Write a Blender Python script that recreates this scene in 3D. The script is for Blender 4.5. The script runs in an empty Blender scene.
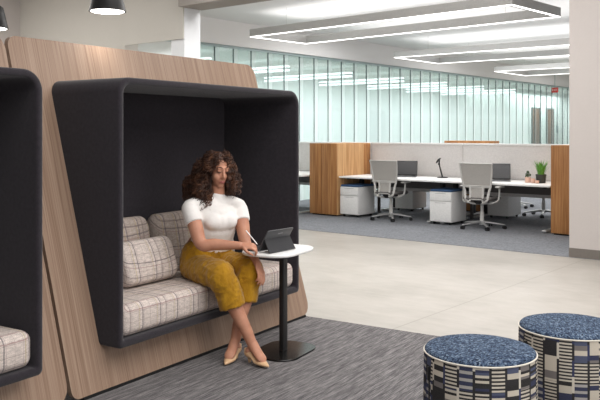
import bpy, bmesh, math, random
from mathutils import Vector, Matrix, noise
random.seed(7)
PI = math.pi
R = math.radians
C = bpy.context.scene.collection

# ------------------------------------------------------------------ frames
EYE, FOC, HOR = 1.53, 770.0, 132.5
TH = R(39.5)                       # the building's grid against the view
CA, SA = math.cos(TH), math.sin(TH)
BROT = -TH
def W(q, p, z=0.0):                # building grid -> world
    return Vector((p*SA + q*CA, p*CA - q*SA, z))
O = Vector((-1.270, 4.308, 0))     # booth corner on the floor
U = Vector((.5397, .8418, 0)); V = Vector((.8418, -.5397, 0))
OROT = math.atan2(U.y, U.x)
def S(s, t, z=0.0):                # booth frame (along, outward, up) -> world
    return O + U*s + V*t + Vector((0, 0, z))
def P(x, y, Z):                    # a point of the place by bearing, drop and distance
    return Vector(((x-300)/FOC*Z, Z, EYE-(y-HOR)/FOC*Z))
def qp(x, p):                      # where bearing x crosses grid line p
    k = (x-300)/FOC
    return p*(k*CA - SA)/(CA + k*SA)

# ------------------------------------------------------------------ nodes
class N:
    """small expression builder for node materials"""
    def __init__(s, name):
        s.m = bpy.data.materials.new(name); s.m.use_nodes = True
        s.t = s.m.node_tree; s.t.nodes.clear()
        s.out = s.t.nodes.new('ShaderNodeOutputMaterial')
        s.b = s.t.nodes.new('ShaderNodeBsdfPrincipled')
        s.t.links.new(s.b.outputs[0], s.out.inputs[0])
    def set(s, sock, v):
        if hasattr(v, 'links'): s.t.links.new(v, sock)
        else: sock.default_value = v
    def math(s, op, a, b=0.0, c=None):
        n = s.t.nodes.new('ShaderNodeMath'); n.operation = op
        s.set(n.inputs[0], a); s.set(n.inputs[1], b)
        if c is not None: s.set(n.inputs[2], c)
        return n.outputs[0]
    def coord(s, kind='Object', scale=(1,1,1), rot=(0,0,0), loc=(0,0,0)):
        n = s.t.nodes.new('ShaderNodeTexCoord'); m = s.t.nodes.new('ShaderNodeMapping')
        s.t.links.new(n.outputs[kind], m.inputs[0])
        m.inputs['Scale'].default_value = scale; m.inputs['Rotation'].default_value = rot
        m.inputs['Location'].default_value = loc
        return m.outputs[0]
    def xyz(s, v):
        n = s.t.nodes.new('ShaderNodeSeparateXYZ'); s.t.links.new(v, n.inputs[0]); return n.outputs
    def comb(s, x, y, z):
        n = s.t.nodes.new('ShaderNodeCombineXYZ')
        for i, v in enumerate((x, y, z)): s.set(n.inputs[i], v)
        return n.outputs[0]
    def noise(s, v, scale, detail=3, rough=.5):
        n = s.t.nodes.new('ShaderNodeTexNoise'); s.t.links.new(v, n.inputs['Vector'])
        n.inputs['Scale'].default_value = scale; n.inputs['Detail'].default_value = detail
        n.inputs['Roughness'].default_value = rough
        return n.outputs[0]
    def white(s, v):
        n = s.t.nodes.new('ShaderNodeTexWhiteNoise'); n.noise_dimensions = '3D'
        s.t.links.new(v, n.inputs['Vector']); return n.outputs['Value']
    def ramp(s, f, stops, const=False):
        n = s.t.nodes.new('ShaderNodeValToRGB'); s.set(n.inputs[0], f)
        cr = n.color_ramp
        if const: cr.interpolation = 'CONSTANT'
        while len(cr.elements) < len(stops): cr.elements.new(.5)
        for e, (p, c) in zip(cr.elements, stops):
            e.position = p; e.color = (*c, 1)
        return n.outputs[0]
    def mix(s, f, a, b, mode='MIX'):
        n = s.t.nodes.new('ShaderNodeMix'); n.data_type = 'RGBA'; n.blend_type = mode
        s.set(n.inputs[0], f)
        s.set(n.inputs[6], (*a, 1) if isinstance(a, tuple) else a)
        s.set(n.inputs[7], (*b, 1) if isinstance(b, tuple) else b)
        return n.outputs[2]
    def bump(s, h, strength=.3, dist=.01):
        n = s.t.nodes.new('ShaderNodeBump'); s.t.links.new(h, n.inputs['Height'])
        n.inputs['Strength'].default_value = strength; n.inputs['Distance'].default_value = dist
        s.t.links.new(n.outputs[0], s.b.inputs['Normal'])
    def fin(s, color, rough=.6, metal=0.0, spec=None, **kw):
        s.set(s.b.inputs['Base Color'], (*color, 1) if isinstance(color, tuple) else color)
        s.set(s.b.inputs['Roughness'], rough); s.set(s.b.inputs['Metallic'], metal)
        if spec is not None: s.b.inputs['Specular IOR Level'].default_value = spec
        for k, v in kw.items(): s.b.inputs[k.replace('_', ' ')].default_value = v
        return s.m

def srgb(r, g, b):
    f = lambda c: (c/255/12.92) if c/255 <= .04045 else ((c/255+.055)/1.055)**2.4
    return (f(r), f(g), f(b))
def plain(name, rgb, rough=.6, metal=0.0, grain=.04, gs=40, spec=None, **kw):
    n = N(name); c = srgb(*rgb)
    v = n.noise(n.coord(), gs, 2)
    col = n.ramp(v, [(.3, tuple(x*(1-grain) for x in c)), (.7, tuple(min(1, x*(1+grain)) for x in c))])
    return n.fin(col, rough, metal, spec, **kw)
def glow(name, rgb, strength):
    n = N(name)
    e = n.t.nodes.new('ShaderNodeEmission'); e.inputs[0].default_value = (*rgb, 1); e.inputs[1].default_value = strength
    n.t.links.new(e.outputs[0], n.out.inputs[0]); return n.m

def wood_mat(name, c0, c1, c2, axis='z', fine=90):
    n = N(name)
    sc = {'z': (fine, fine, 1.6), 'panel': (fine, 0, 1.1)}[axis]
    g = n.noise(n.coord(scale=sc), 1, 4, .6)
    sc2 = {'z': (14, 14, .5), 'panel': (22, 0, .4)}[axis]
    g2 = n.noise(n.coord(scale=sc2, loc=(3, 1, 2)), 1, 2)
    f = n.math('ADD', n.math('MULTIPLY', g, .65), n.math('MULTIPLY', g2, .35))
    col = n.ramp(f, [(.36, srgb(*c0)), (.5, srgb(*c1)), (.64, srgb(*c2))])
    n.bump(g, .08, .002)
    return n.fin(col, .45, spec=.35)

def felt_mat(name, rgb):
    n = N(name); co = n.coord()
    a = n.noise(co, 260, 3, .7); b = n.noise(co, 45, 3)
    f = n.math('ADD', n.math('MULTIPLY', a, .6), n.math('MULTIPLY', b, .4))
    c = srgb(*rgb)
    col = n.ramp(f, [(.35, tuple(x*.72 for x in c)), (.65, tuple(x*1.3 for x in c))])
    n.bump(a, .25, .003)
    return n.fin(col, .95, spec=.15, Sheen_Weight=.25)

def plaid_mat(name, base, k=1.0):
    """woven plaid: long thin lines on a pale slubby ground"""
    n = N(name); x, y, z = n.xyz(n.coord())[:3]
    w = n.math('SUBTRACT', z, y)
    wob = n.math('MULTIPLY', n.noise(n.coord(), 30, 2), .006)
    x = n.math('ADD', x, wob); w = n.math('ADD', w, wob)
    def line(c, per, off, wd):
        f = n.math('FRACT', n.math('ADD', n.math('DIVIDE', c, per), off))
        return n.math('LESS_THAN', n.math('ABSOLUTE', n.math('SUBTRACT', f, .5)), wd/per/2)
    th = n.noise(n.coord(scale=(250, 250, 250)), 1, 2)
    slub = n.noise(n.coord(scale=(30, 120, 120)), 1, 3)
    col = n.ramp(n.math('ADD', n.math('MULTIPLY', th, .5), n.math('MULTIPLY', slub, .5)),
                 [(.35, srgb(*(c*.80 for c in base))), (.65, srgb(*(min(255, c*1.07) for c in base)))])
    for c, per, off, wd, rgb, a in ((x, .052*k, .1, .004, (150, 132, 126), .42), (w, .058*k, .3, .004, (150, 132, 126), .42),
                                    (x, .156*k, .45, .009, (84, 78, 86), .58), (w, .168*k, .1, .008, (88, 80, 86), .55),
                                    (x, .156*k, .62, .006, (168, 150, 96), .5), (w, .168*k, .28, .005, (150, 118, 118), .6),
                                    (x, .31*k, .30, .012, (112, 98, 98), .42), (w, .336*k, .6, .010, (96, 84, 86), .42)):
        msk = n.math('MULTIPLY', line(c, per, off, wd), n.math('MULTIPLY', a, n.math('ADD', .6, th)))
        col = n.mix(msk, col, srgb(*rgb))
    n.bump(th, .3, .003)
    return n.fin(col, .9, spec=.15)

M = {}
M['felt'] = felt_mat('charcoal_felt', (44, 40, 45))
M['felt_in'] = felt_mat('charcoal_felt_lining', (36, 33, 37))
M['panel'] = wood_mat('walnut_veneer', (130, 104, 86), (152, 126, 107), (170, 146, 127), 'panel', 130)
M['edge'] = wood_mat('veneer_edge', (96, 66, 44), (126, 88, 58), (140, 100, 66))
M['oak'] = wood_mat('oak_cabinet', (140, 92, 52), (171, 119, 72), (190, 140, 90), fine=40)
M['oak2'] = wood_mat('oak_cabinet_pale', (176, 128, 82), (201, 156, 108), (214, 172, 124), fine=30)
M['black'] = plain('black_paint', (20, 19, 20), .5)
M['gap'] = plain('dark_gap', (10, 9, 9), .8)
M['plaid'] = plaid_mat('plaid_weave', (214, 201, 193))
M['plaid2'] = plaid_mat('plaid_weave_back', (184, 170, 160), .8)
M['white'] = plain('white_laminate', (238, 237, 235), .5)
M['wallwhite'] = plain('white_paint', (226, 224, 222), .8, grain=.01)
M['wallbeige'] = plain('grey_beige_paint', (196, 192, 184), .8, grain=.01)
M['pillar'] = plain('pillar_paint', (190, 183, 179), .8, grain=.01)
M['ceiling'] = plain('ceiling_paint', (224, 223, 222), .85, grain=.01)
M['beam'] = plain('beam_paint', (150, 144, 137), .8, grain=.01)
M['colwhite'] = plain('column_paint', (228, 230, 232), .8, grain=.01)
M['base'] = plain('rubber_base', (112, 106, 100), .5)
M['chairgrey'] = plain('chair_grey_plastic', (196, 194, 190), .4)
M['chairmesh'] = plain('chair_mesh', (170, 166, 161), .7, grain=.15, gs=180)
M['alu'] = plain('polished_grey_metal', (190, 190, 190), .3, .6)
M['castor'] = plain('castor_black', (24, 24, 26), .4)
M['screen'] = plain('dark_screen', (28, 28, 34), .25)
M['silver'] = plain('laptop_silver', (120, 120, 124), .35, .5)
M['bluepad'] = plain('blue_cushion', (60, 90, 128), .9, grain=.2, gs=200)
M['fascia'] = plain('dark_fascia', (92, 88, 86), .6)
M['ring'] = plain('fixture_grey', (184, 183, 181), .5)
M['ledge'] = plain('ledge_white', (240, 239, 238), .5)
M['glossblack'] = plain('black_powder_metal', (24, 23, 23), .22, .3)
M['tablet'] = plain('tablet_case', (42, 42, 45), .55, grain=.15, gs=250)
M['tabletback'] = plain('tablet_back', (62, 62, 65), .4)
M['leaf'] = plain('grass_leaf', (92, 150, 52), .5, grain=.35, gs=30)
M['leafdark'] = plain('small_leaf', (66, 84, 56), .6, grain=.3, gs=60)
M['copper'] = plain('copper_pink', (230, 190, 172), .35, .1)
M['potdark'] = plain('dark_pot', (58, 60, 56), .5)
M['exit'] = plain('exit_red', (206, 60, 52), .5)
M['brown_door'] = wood_mat('brown_door', (84, 50, 30), (104, 64, 38), (116, 74, 46), fine=30)
M['card'] = plain('sign_grey', (150, 162, 164), .5)
M['zip'] = plain('zip_black', (14, 14, 16), .5)
M['piping'] = plain('cream_piping', (206, 200, 188), .8)
M['glowstrip'] = glow('led_strip', (1, .985, .96), 2.6)
M['glowbulb'] = glow('lamp_glow', (1, .97, .9), 7.0)
M['glowback'] = glow('back_room_strip', (.96, 1, 1), 2.0)

# screen fabric of the desk dividers
n = N('divider_fabric'); f = n.noise(n.coord(), 60, 4, .7)
M['divider'] = n.fin(n.ramp(f, [(.3, srgb(204, 200, 198)), (.7, srgb(226, 222, 220))]), .9)
# polished concrete
n = N('polished_concrete'); co = n.coord(scale=(1, 1, 1))
a = n.noise(co, .9, 5, .6); b = n.noise(n.coord(scale=(1, 3, 1)), 3.5, 5, .65)
f = n.math('ADD', n.math('MULTIPLY', a, .55), n.math('MULTIPLY', b, .45))
x, y, z = n.xyz(n.coord())[:3]
jq = n.math('LESS_THAN', n.math('ABSOLUTE', n.math('ADD', x, 3.255)), .006)
jp = n.math('LESS_THAN', n.math('ABSOLUTE', n.math('SUBTRACT', y, 3.6)), .005)
j = n.math('MAXIMUM', jq, jp)
col = n.ramp(f, [(.34, srgb(150, 144, 136)), (.5, srgb(167, 161, 153)), (.66, srgb(180, 174, 167))])
col = n.mix(n.math('MULTIPLY', j, .55), col, srgb(130, 122, 112))
M['concrete'] = n.fin(col, n.math('ADD', .32, n.math('MULTIPLY', b, .25)), spec=.35)
# dark streaked carpet of the lounge corner
n = N('streaked_carpet')
a = n.noise(n.coord(scale=(7, 170, 1)), 1, 3, .7); b = n.noise(n.coord(scale=(2.5, 38, 1)), 1, 2)
c = n.noise(n.coord(), 300, 2)
f = n.math('ADD', n.math('ADD', n.math('MULTIPLY', a, .62), n.math('MULTIPLY', b, .23)), n.math('MULTIPLY', c, .15))
col = n.ramp(f, [(.38, srgb(68, 66, 68)), (.5, srgb(106, 103, 104)), (.62, srgb(152, 148, 147))])
n.bump(a, .4, .004)
M['carpet'] = n.fin(col, .95, spec=.1)
# mottled pale carpet under the desks
n = N('desk_carpet')
a = n.noise(n.coord(), 26, 4, .75); b = n.noise(n.coord(scale=(3, 40, 1)), 1, 3, .7)
f = n.math('ADD', n.math('MULTIPLY', a, .6), n.math('MULTIPLY', b, .4))
M['carpet2'] = n.fin(n.ramp(f, [(.36, srgb(104, 106, 111)), (.64, srgb(150, 152, 157))]), .95, spec=.1)
# ottoman weaves
n = N('blue_fleck_weave')
v = n.t.nodes.new('ShaderNodeTexVoronoi'); v.inputs['Scale'].default_value = 105
n.t.links.new(n.coord(scale=(1, 1.6, 1)), v.inputs['Vector'])
rnd = n.xyz(v.outputs['Color'])[0]
col = n.ramp(n.math('ADD', n.math('MULTIPLY', rnd, .7), n.math('MULTIPLY', v.outputs['Distance'], .5)),
             [(.2, srgb(18, 24, 38)), (.48, srgb(42, 54, 74)), (.78, srgb(70, 86, 108)), (.98, srgb(118, 132, 148))])
n.bump(v.outputs['Distance'], .4, .004)
M['fleck'] = n.fin(col, .9, spec=.15)
def block_weave(name, seed):
    n = N(name); x, y, z = n.xyz(n.coord())[:3]
    ang = n.math('DIVIDE', n.math('ARCTAN2', y, x), 2*PI)
    def cellwise(cols, off):
        cx = n.math('FLOOR', n.math('ADD', n.math('MULTIPLY', ang, cols), off))
        rc = n.white(n.comb(cx, seed+off, 0.5))
        h = n.math('ADD', .012, n.math('MULTIPLY', n.math('FLOOR', n.math('MULTIPLY', rc, 3)), .014))
        rz = n.math('FLOOR', n.math('DIVIDE', n.math('ADD', z, n.math('MULTIPLY', rc, .05)), h))
        return cx, rz, rc
    cx, rz, rc = cellwise(23.0, .3)
    big = n.white(n.comb(cx, rz, seed))
    blocks = n.ramp(big, [(0, srgb(18, 18, 23)), (.30, srgb(204, 194, 178)), (.48, srgb(36, 44, 76)),
                          (.60, srgb(116, 110, 108)), (.74, srgb(24, 24, 30)), (.84, srgb(196, 187, 172)), (.93, srgb(70, 78, 104))], True)
    st = n.math('LESS_THAN', n.math('FRACT', n.math('DIVIDE', z, .0175)), .5)
    stripes = n.mix(st, srgb(20, 20, 25), srgb(206, 197, 182))
    st2 = n.math('LESS_THAN', n.math('FRACT', n.math('DIVIDE', z, .034)), .42)
    stripes2 = n.mix(st2, srgb(40, 48, 78), srgb(170, 166, 162))
    zb = n.math('FLOOR', n.math('DIVIDE', z, .11))
    pick = n.white(n.comb(n.math('ADD', cx, 9), zb, seed+2))
    col = n.mix(n.math('LESS_THAN', pick, .38), blocks, stripes)
    col = n.mix(n.math('GREATER_THAN', pick, .84), col, stripes2)
    # narrow vertical bars between the columns
    fr = n.math('FRACT', n.math('ADD', n.math('MULTIPLY', ang, 23.0), .3))
    bar = n.math('LESS_THAN', fr, .16)
    barc = n.ramp(n.white(n.comb(cx, n.math('FLOOR', n.math('DIVIDE', z, .085)), seed+5)),
                  [(0, srgb(20, 20, 26)), (.5, srgb(210, 202, 188)), (.75, srgb(36, 46, 84))], True)
    col = n.mix(bar, col, barc)
    th = n.noise(n.coord(), 300, 2)
    col = n.mix(n.math('MULTIPLY', th, .3), col, srgb(120, 116, 112))
    n.bump(th, .2, .003)
    return n.fin(col, .9, spec=.15)
M['weave'] = block_weave('block_weave', 3.0)
M['weave2'] = block_weave('block_weave_b', 11.0)
# glass fins: clear at the top, frosted towards the floor, green edge tint
n = N('frosted_glass')
x, y, z = n.xyz(n.coord())[:3]
fz = n.math('MULTIPLY', n.math('SUBTRACT', 3.15, z), .55)
fz = n.math('MINIMUM', n.math('MAXIMUM', n.math('MULTIPLY', fz, 1.3), .2), .82)
strip = n.math('LESS_THAN', x, .135)                     # the return of each channel reads whiter
fz = n.math('ADD', fz, n.math('MULTIPLY', strip, .2))
geo = n.t.nodes.new('ShaderNodeNewGeometry'); front = n.math('SUBTRACT', 1.0, geo.outputs['Backfacing'])
fz = n.math('MULTIPLY', fz, front)
tr = n.t.nodes.new('ShaderNodeBsdfTransparent'); tr.inputs[0].default_value = (.84, .935, .925, 1)
df = n.t.nodes.new('ShaderNodeBsdfDiffuse')
n.t.links.new(n.mix(strip, srgb(230, 241, 240), srgb(245, 250, 250)), df.inputs[0])
tl = n.t.nodes.new('ShaderNodeBsdfTranslucent'); tl.inputs[0].default_value = (.86, .95, .95, 1)
m0 = n.t.nodes.new('ShaderNodeMixShader'); m0.inputs[0].default_value = .5
n.t.links.new(df.outputs[0], m0.inputs[1]); n.t.links.new(tl.outputs[0], m0.inputs[2])
m1 = n.t.nodes.new('ShaderNodeMixShader'); n.t.links.new(fz, m1.inputs[0])
n.t.links.new(tr.outputs[0], m1.inputs[1]); n.t.links.new(m0.outputs[0], m1.inputs[2])
gl = n.t.nodes.new('ShaderNodeBsdfGlossy'); gl.inputs['Roughness'].default_value = .03
fr = n.t.nodes.new('ShaderNodeFresnel'); fr.inputs[0].default_value = 1.45
m2 = n.t.nodes.new('ShaderNodeMixShader'); n.t.links.new(n.math('MULTIPLY', n.math('MULTIPLY', fr.outputs[0], front), .75), m2.inputs[0])
n.t.links.new(m1.outputs[0], m2.inputs[1]); n.t.links.new(gl.outputs[0], m2.inputs[2])
n.t.links.new(m2.outputs[0], n.out.inputs[0]); n.t.nodes.remove(n.b)
M['glass'] = n.m
M['glass_clear'] = n.m.copy(); M['glass_clear'].name = 'clear_glass'
for nd in M['glass_clear'].node_tree.nodes:
    if nd.type == 'MATH' and nd.operation == 'MINIMUM': nd.inputs[1].default_value = .14
    if nd.type == 'MATH' and nd.operation == 'MULTIPLY' and abs(nd.inputs[1].default_value-.2) < 1e-4: nd.inputs[1].default_value = .15
M['joint'] = plain('glass_edge_joint', (44, 66, 66), .4)
M['rail'] = plain('glass_rail', (150, 166, 166), .4)
# people
def skin():
    n = N('skin'); f = n.noise(n.coord('Object'), 14, 3)
    c = n.ramp(f, [(.3, srgb(176, 122, 98)), (.7, srgb(196, 142, 116))])
    n.b.inputs['Subsurface Weight'].default_value = .08
    n.b.inputs['Subsurface Radius'].default_value = (.01, .004, .002)
    return n.fin(c, .5, spec=.35)
M['skin'] = skin()
M['lip'] = plain('lip', (158, 88, 80), .4)
M['hairdark'] = plain('lash_brow', (44, 28, 22), .7)
n = N('curly_hair'); z = n.noise(n.coord(), 22, 3)
M['hair'] = n.fin(n.ramp(z, [(.3, srgb(36, 22, 17)), (.52, srgb(70, 44, 32)), (.72, srgb(122, 82, 58))]), .5, spec=.4)
n = N('ribbed_white_knit'); wv = n.noise(n.coord(scale=(60, 60, 300)), 1, 2); w2 = n.noise(n.coord(), 9, 3)
n.bump(n.math('ADD', n.math('MULTIPLY', wv, .3), w2), .35, .02)
M['shirt'] = n.fin(n.ramp(w2, [(.3, srgb(226, 221, 217)), (.7, srgb(240, 236, 232))]), .85, spec=.2)
n = N('mustard_corduroy'); w2 = n.noise(n.coord(scale=(1, 1, .6)), 13, 4, .6); w3 = n.noise(n.coord(), 160, 2)
n.bump(n.math('ADD', w2, n.math('MULTIPLY', w3, .1)), .6, .03)
M['trouser'] = n.fin(n.ramp(w2, [(.3, srgb(148, 105, 14)), (.55, srgb(168, 122, 20)), (.75, srgb(184, 140, 32))]), .8, spec=.2, Sheen_Weight=.2)
M['shoe'] = plain('nude_leather', (218, 180, 140), .35)

# ------------------------------------------------------------------ mesh helpers
def bm_new(): return bmesh.new()
def box(bm, c, d, rot=None, bev=0.0, seg=2):
    """box centred at c, size d, optional Matrix rotation and bevel"""
    t = bmesh.new(); bmesh.ops.create_cube(t, size=1)
    bmesh.ops.scale(t, vec=d, verts=t.verts)
    if bev > 0:
        bmesh.ops.bevel(t, geom=list(t.edges), offset=min(bev, min(d)*.49), segments=seg, affect='EDGES', profile=.5)
    if rot is not None: bmesh.ops.transform(t, matrix=rot.to_4x4(), verts=t.verts)
    bmesh.ops.translate(t, vec=c, verts=t.verts)
    merge(bm, t)
def merge(bm, t):
    me = bpy.data.meshes.new('tmp'); t.to_mesh(me); t.free(); bm.from_mesh(me); bpy.data.meshes.remove(me)
def cyl(bm, a, b, r1, r2=None, seg=16):
    a, b = Vector(a), Vector(b); r2 = r1 if r2 is None else r2
    t = bmesh.new(); d = b-a
    bmesh.ops.create_cone(t, cap_ends=True, segments=seg, radius1=r1, radius2=r2, depth=d.length)
    q = Vector((0, 0, 1)).rotation_difference(d.normalized())
    bmesh.ops.transform(t, matrix=Matrix.Translation((a+b)/2) @ q.to_matrix().to_4x4(), verts=t.verts)
    merge(bm, t)
def ell(bm, c, r, rot=None, seg=20, ring=14):
    t = bmesh.new(); bmesh.ops.create_uvsphere(t, u_segments=seg, v_segments=ring, radius=1)
    bmesh.ops.scale(t, vec=r if hasattr(r, '__len__') else (r, r, r), verts=t.verts)
    if rot is not None: bmesh.ops.transform(t, matrix=rot.to_4x4(), verts=t.verts)
    bmesh.ops.translate(t, vec=c, verts=t.verts)
    merge(bm, t)
def catmull(pts, n=6):
    pts = [Vector(p) for p in pts]
    if len(pts) < 3: n2 = n; return [pts[0].lerp(pts[1], i/n2) for i in range(n2+1)]
    out = []
    ext = [pts[0]*2-pts[1]] + pts + [pts[-1]*2-pts[-2]]
    for i in range(1, len(ext)-2):
        p0, p1, p2, p3 = ext[i-1:i+3]
        for k in range(n):
            t = k/n
            out.append(.5*((2*p1)+(p2-p0)*t+(2*p0-5*p1+4*p2-p3)*t*t+(3*p1-p0-3*p2+p3)*t**3))
    out.append(pts[-1]); return out
def lerp_list(vals, n, m):
    """resample vals the way catmull(pts, n) samples its points"""
    out = []
    for i in range(len(vals)-1):
        for k in range(n):
            t = k/n; t = t*t*(3-2*t)*.5 + t*.5
            out.append(vals[i]+(vals[i+1]-vals[i])*t)
    out.append(vals[-1]); return out
def loft(bm, pts, radii, hint=(1, 0, 0), seg=16, n=6, cap=True, bulge=.6):
    """elliptical tube: radii is r or (ra, rb), ra along hint"""
    rr = [(r, r) if not hasattr(r, '__len__') else r for r in radii]
    path = catmull(pts, n)
    ra = lerp_list([r[0] for r in rr], n, 0); rb = lerp_list([r[1] for r in rr], n, 0)
    hint = Vector(hint)
    rings = []
    L = len(path)
    for i, p in enumerate(path):
        tg = (path[min(i+1, L-1)]-path[max(i-1, 0)]).normalized()
        h = hint - tg*hint.dot(tg)
        if h.length < 1e-4: h = Vector((0, 1, 0)) - tg*tg.y
        h.normalize(); k = tg.cross(h)
        rings.append((p, tg, h, k, ra[i], rb[i]))
    if cap:
        p, tg, h, k, a, b = rings[0]; q, tg2, h2, k2, a2, b2 = rings[-1]
        pre = [(p-tg*min(a, b)*bulge*math.sin(f*PI/2), tg, h, k, a*math.cos(f*PI/2), b*math.cos(f*PI/2)) for f in (.9, .6, .3)]
        post = [(q+tg2*min(a2, b2)*bulge*math.sin(f*PI/2), tg2, h2, k2, a2*math.cos(f*PI/2), b2*math.cos(f*PI/2)) for f in (.3, .6, .9)]
        rings = pre+rings+post
    vs = [[bm.verts.new(p + h*(a*math.cos(2*PI*j/seg)) + k*(b*math.sin(2*PI*j/seg))) for j in range(seg)] for p, tg, h, k, a, b in rings]
    for i in range(len(vs)-1):
        for j in range(seg):
            bm.faces.new((vs[i][j], vs[i][(j+1) % seg], vs[i+1][(j+1) % seg], vs[i+1][j]))
    bm.faces.new(list(reversed(vs[0]))); bm.faces.new(vs[-1])
def lathe(bm, prof, seg=40, c=(0, 0, 0)):
    c = Vector(c)
    vs = [[bm.verts.new(c+Vector((r*math.cos(2*PI*j/seg), r*math.sin(2*PI*j/seg), z))) for j in range(seg)] for r, z in prof]
    for i in range(len(vs)-1):
        for j in range(seg):
            bm.faces.new((vs[i][j], vs[i][(j+1) % seg], vs[i+1][(j+1) % seg], vs[i+1][j]))
    if prof[0][0] > 1e-4: bm.faces.new(list(reversed(vs[0])))
    if prof[-1][0] > 1e-4: bm.faces.new(vs[-1])
    bmesh.ops.remove_doubles(bm, verts=bm.verts, dist=1e-5)
def rrect(w, h, r, k=8, cx=0, cy=0):
    """rounded rectangle outline; r is one radius or four (TR, TL, BL, BR)"""
    rs = r if hasattr(r, '__len__') else (r,)*4
    out = []
    for (sx, sy, a0), rad in zip(((1, 1, 0), (-1, 1, 90), (-1, -1, 180), (1, -1, 270)), rs):
        ox, oy = cx+sx*(w/2-rad), cy+sy*(h/2-rad)
        for i in range(k+1):
            a = R(a0+90*i/k); out.append((ox+rad*math.cos(a), oy+rad*math.sin(a)))
    return out
def slab(bm, outline, z0, z1, bev=0.0):
    """flat outline in xy extruded from z0 to z1 with a softened edge"""
    t = bmesh.new()
    levels = [(z0, bev), (z0+bev, 0), (z1-bev, 0), (z1, bev)] if bev else [(z0, 0), (z1, 0)]
    cx = sum(p[0] for p in outline)/len(outline); cy = sum(p[1] for p in outline)/len(outline)
    mw = max(abs(p[0]-cx) for p in outline)
    rings = [[t.verts.new((cx+(x-cx)*(1-i/mw), cy+(y-cy)*(1-i/mw), z)) for x, y in outline] for z, i in levels]
    k = len(outline)
    for a, b in zip(rings, rings[1:]):
        for j in range(k): t.faces.new((a[j], a[(j+1) % k], b[(j+1) % k], b[j]))
    t.faces.new(list(reversed(rings[0]))); t.faces.new(rings[-1])
    merge(bm, t)

def obj(name, bm, mat, parent=None, loc=(0, 0, 0), rotz=0.0, smooth=True, angle=40):
    me = bpy.data.meshes.new(name)
    bmesh.ops.recalc_face_normals(bm, faces=bm.faces)
    bm.to_mesh(me); bm.free()
    o = bpy.data.objects.new(name, me); C.objects.link(o)
    if mat: me.materials.append(mat)
    o.location = loc; o.rotation_euler = (0, 0, rotz)
    if parent: o.parent = parent
    if smooth:
        me.shade_smooth()
        me.set_sharp_from_angle(angle=R(angle))
    return o
def thing(name, label, cat, loc=(0, 0, 0), rotz=0.0, group=None):
    o = bpy.data.objects.new(name, None); C.objects.link(o)
    o.empty_display_size = .1
    o.location = loc; o.rotation_euler = (0, 0, rotz)
    return tag(o, label, cat, group)
def tag(o, label, cat, group=None):
    o['label'] = label; o['category'] = cat
    if group: o['group'] = group
    return o
def struct(o, label=None, cat=None):
    o['kind'] = 'structure'
    if label: o['label'] = label
    if cat: o['category'] = cat
    return o
def dup(root, loc, rotz, label, group=None):
    r = root.copy(); C.objects.link(r); r.location = loc; r.rotation_euler = (0, 0, rotz); r['label'] = label
    if group: r['group'] = group
    for ch in list(root.children):
        c = ch.copy(); C.objects.link(c); c.parent = r
        for g in list(ch.children):
            d = g.copy(); C.objects.link(d); d.parent = c
    return r
def fuse(o, voxel, smooth=4, factor=.5):
    """fuse overlapping closed pieces of o into one continuous skin"""
    m = o.modifiers.new('r', 'REMESH'); m.mode = 'VOXEL'; m.voxel_size = voxel; m.use_smooth_shade = True
    s = o.modifiers.new('s', 'SMOOTH'); s.iterations = smooth; s.factor = factor
    dg = bpy.context.evaluated_depsgraph_get()
    me = bpy.data.meshes.new_from_object(o.evaluated_get(dg))
    old = o.data; o.modifiers.clear(); o.data = me
    if not me.materials and old.materials: me.materials.append(old.materials[0])
    me.shade_smooth(); bpy.data.meshes.remove(old)
    return o

# ------------------------------------------------------------------ setting
def bbox(q0, q1, p0, p1, z0, z1, name, mat, label=None, cat=None, bev=0.0, parent=None):
    bm = bm_new(); box(bm, (0, 0, 0), (q1-q0, p1-p0, z1-z0), bev=bev)
    o = obj(name, bm, mat, None, W((q0+q1)/2, (p0+p1)/2, (z0+z1)/2), BROT, smooth=bev > 0)
    return struct(o, label, cat)
bm = bm_new(); slab(bm, [(-20, -7), (12, -7), (12, 42), (-20, 42)], -.1, 0)
struct(obj('floor', bm, M['concrete'], None, (0, 0, 0), BROT, smooth=False), 'polished pale concrete floor with thin saw joints', 'floor')
bm = bm_new(); slab(bm, [(-4.5, -4.2), (2.47, -4.2), (2.47, 1.6), (-4.5, 1.6)], 0.0005, .006)
struct(obj('floor', bm, M['carpet'], None, O, OROT, smooth=False), 'dark grey streaked carpet in front of the booths', 'carpet')
bm = bm_new(); slab(bm, [(-11, 9.385), (3, 9.385), (3, 18.5), (-11, 18.5)], 0.0005, .006)
struct(obj('floor', bm, M['carpet2'], None, (0, 0, 0), BROT, smooth=False), 'pale grey mottled carpet under the desks', 'carpet')
CEIL = 3.77
bbox(-20, 12, -7, 42, CEIL, CEIL+.1, 'ceiling', M['ceiling'], 'white ceiling', 'ceiling')
# wall and bulkhead left of the column, beam above it
bbox(-13, -8.41, 6.5, 6.72, 0, CEIL, 'wall_left', M['wallbeige'], 'grey beige wall behind the booths', 'wall')
bbox(-8.41, -7.232, 6.48, 6.499, 2.70, CEIL, 'wall_left_bulkhead', M['wallbeige'], 'grey beige bulkhead over the opening beside the column', 'wall')
bbox(-11.3, -11.02, -3, 6.5, 0, CEIL, 'wall_left_side', M['pillar'], 'pale side wall at the far left edge', 'wall')
bbox(-7.475, -7.23, 6.5, 6.77, 0, 3.09, 'wall_column', M['colwhite'], 'white square column behind the booth', 'column')
bbox(-7.23, 4, 6.40, 6.80, 3.09, CEIL, 'ceiling_beam', M['beam'], 'grey ceiling beam at the top of the photo', 'beam')
# pillar on the right with rubber base
bbox(-3.459, -2.2, 9.39, 9.95, 0, CEIL, 'wall_right', M['pillar'], 'broad pale pillar at the right edge', 'pillar')
bbox(-3.463, -2.196, 9.384, 9.40, 0.006, .118, 'baseboard_right', M['base'], 'grey rubber baseboard along the pillar foot', 'baseboard')
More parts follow.
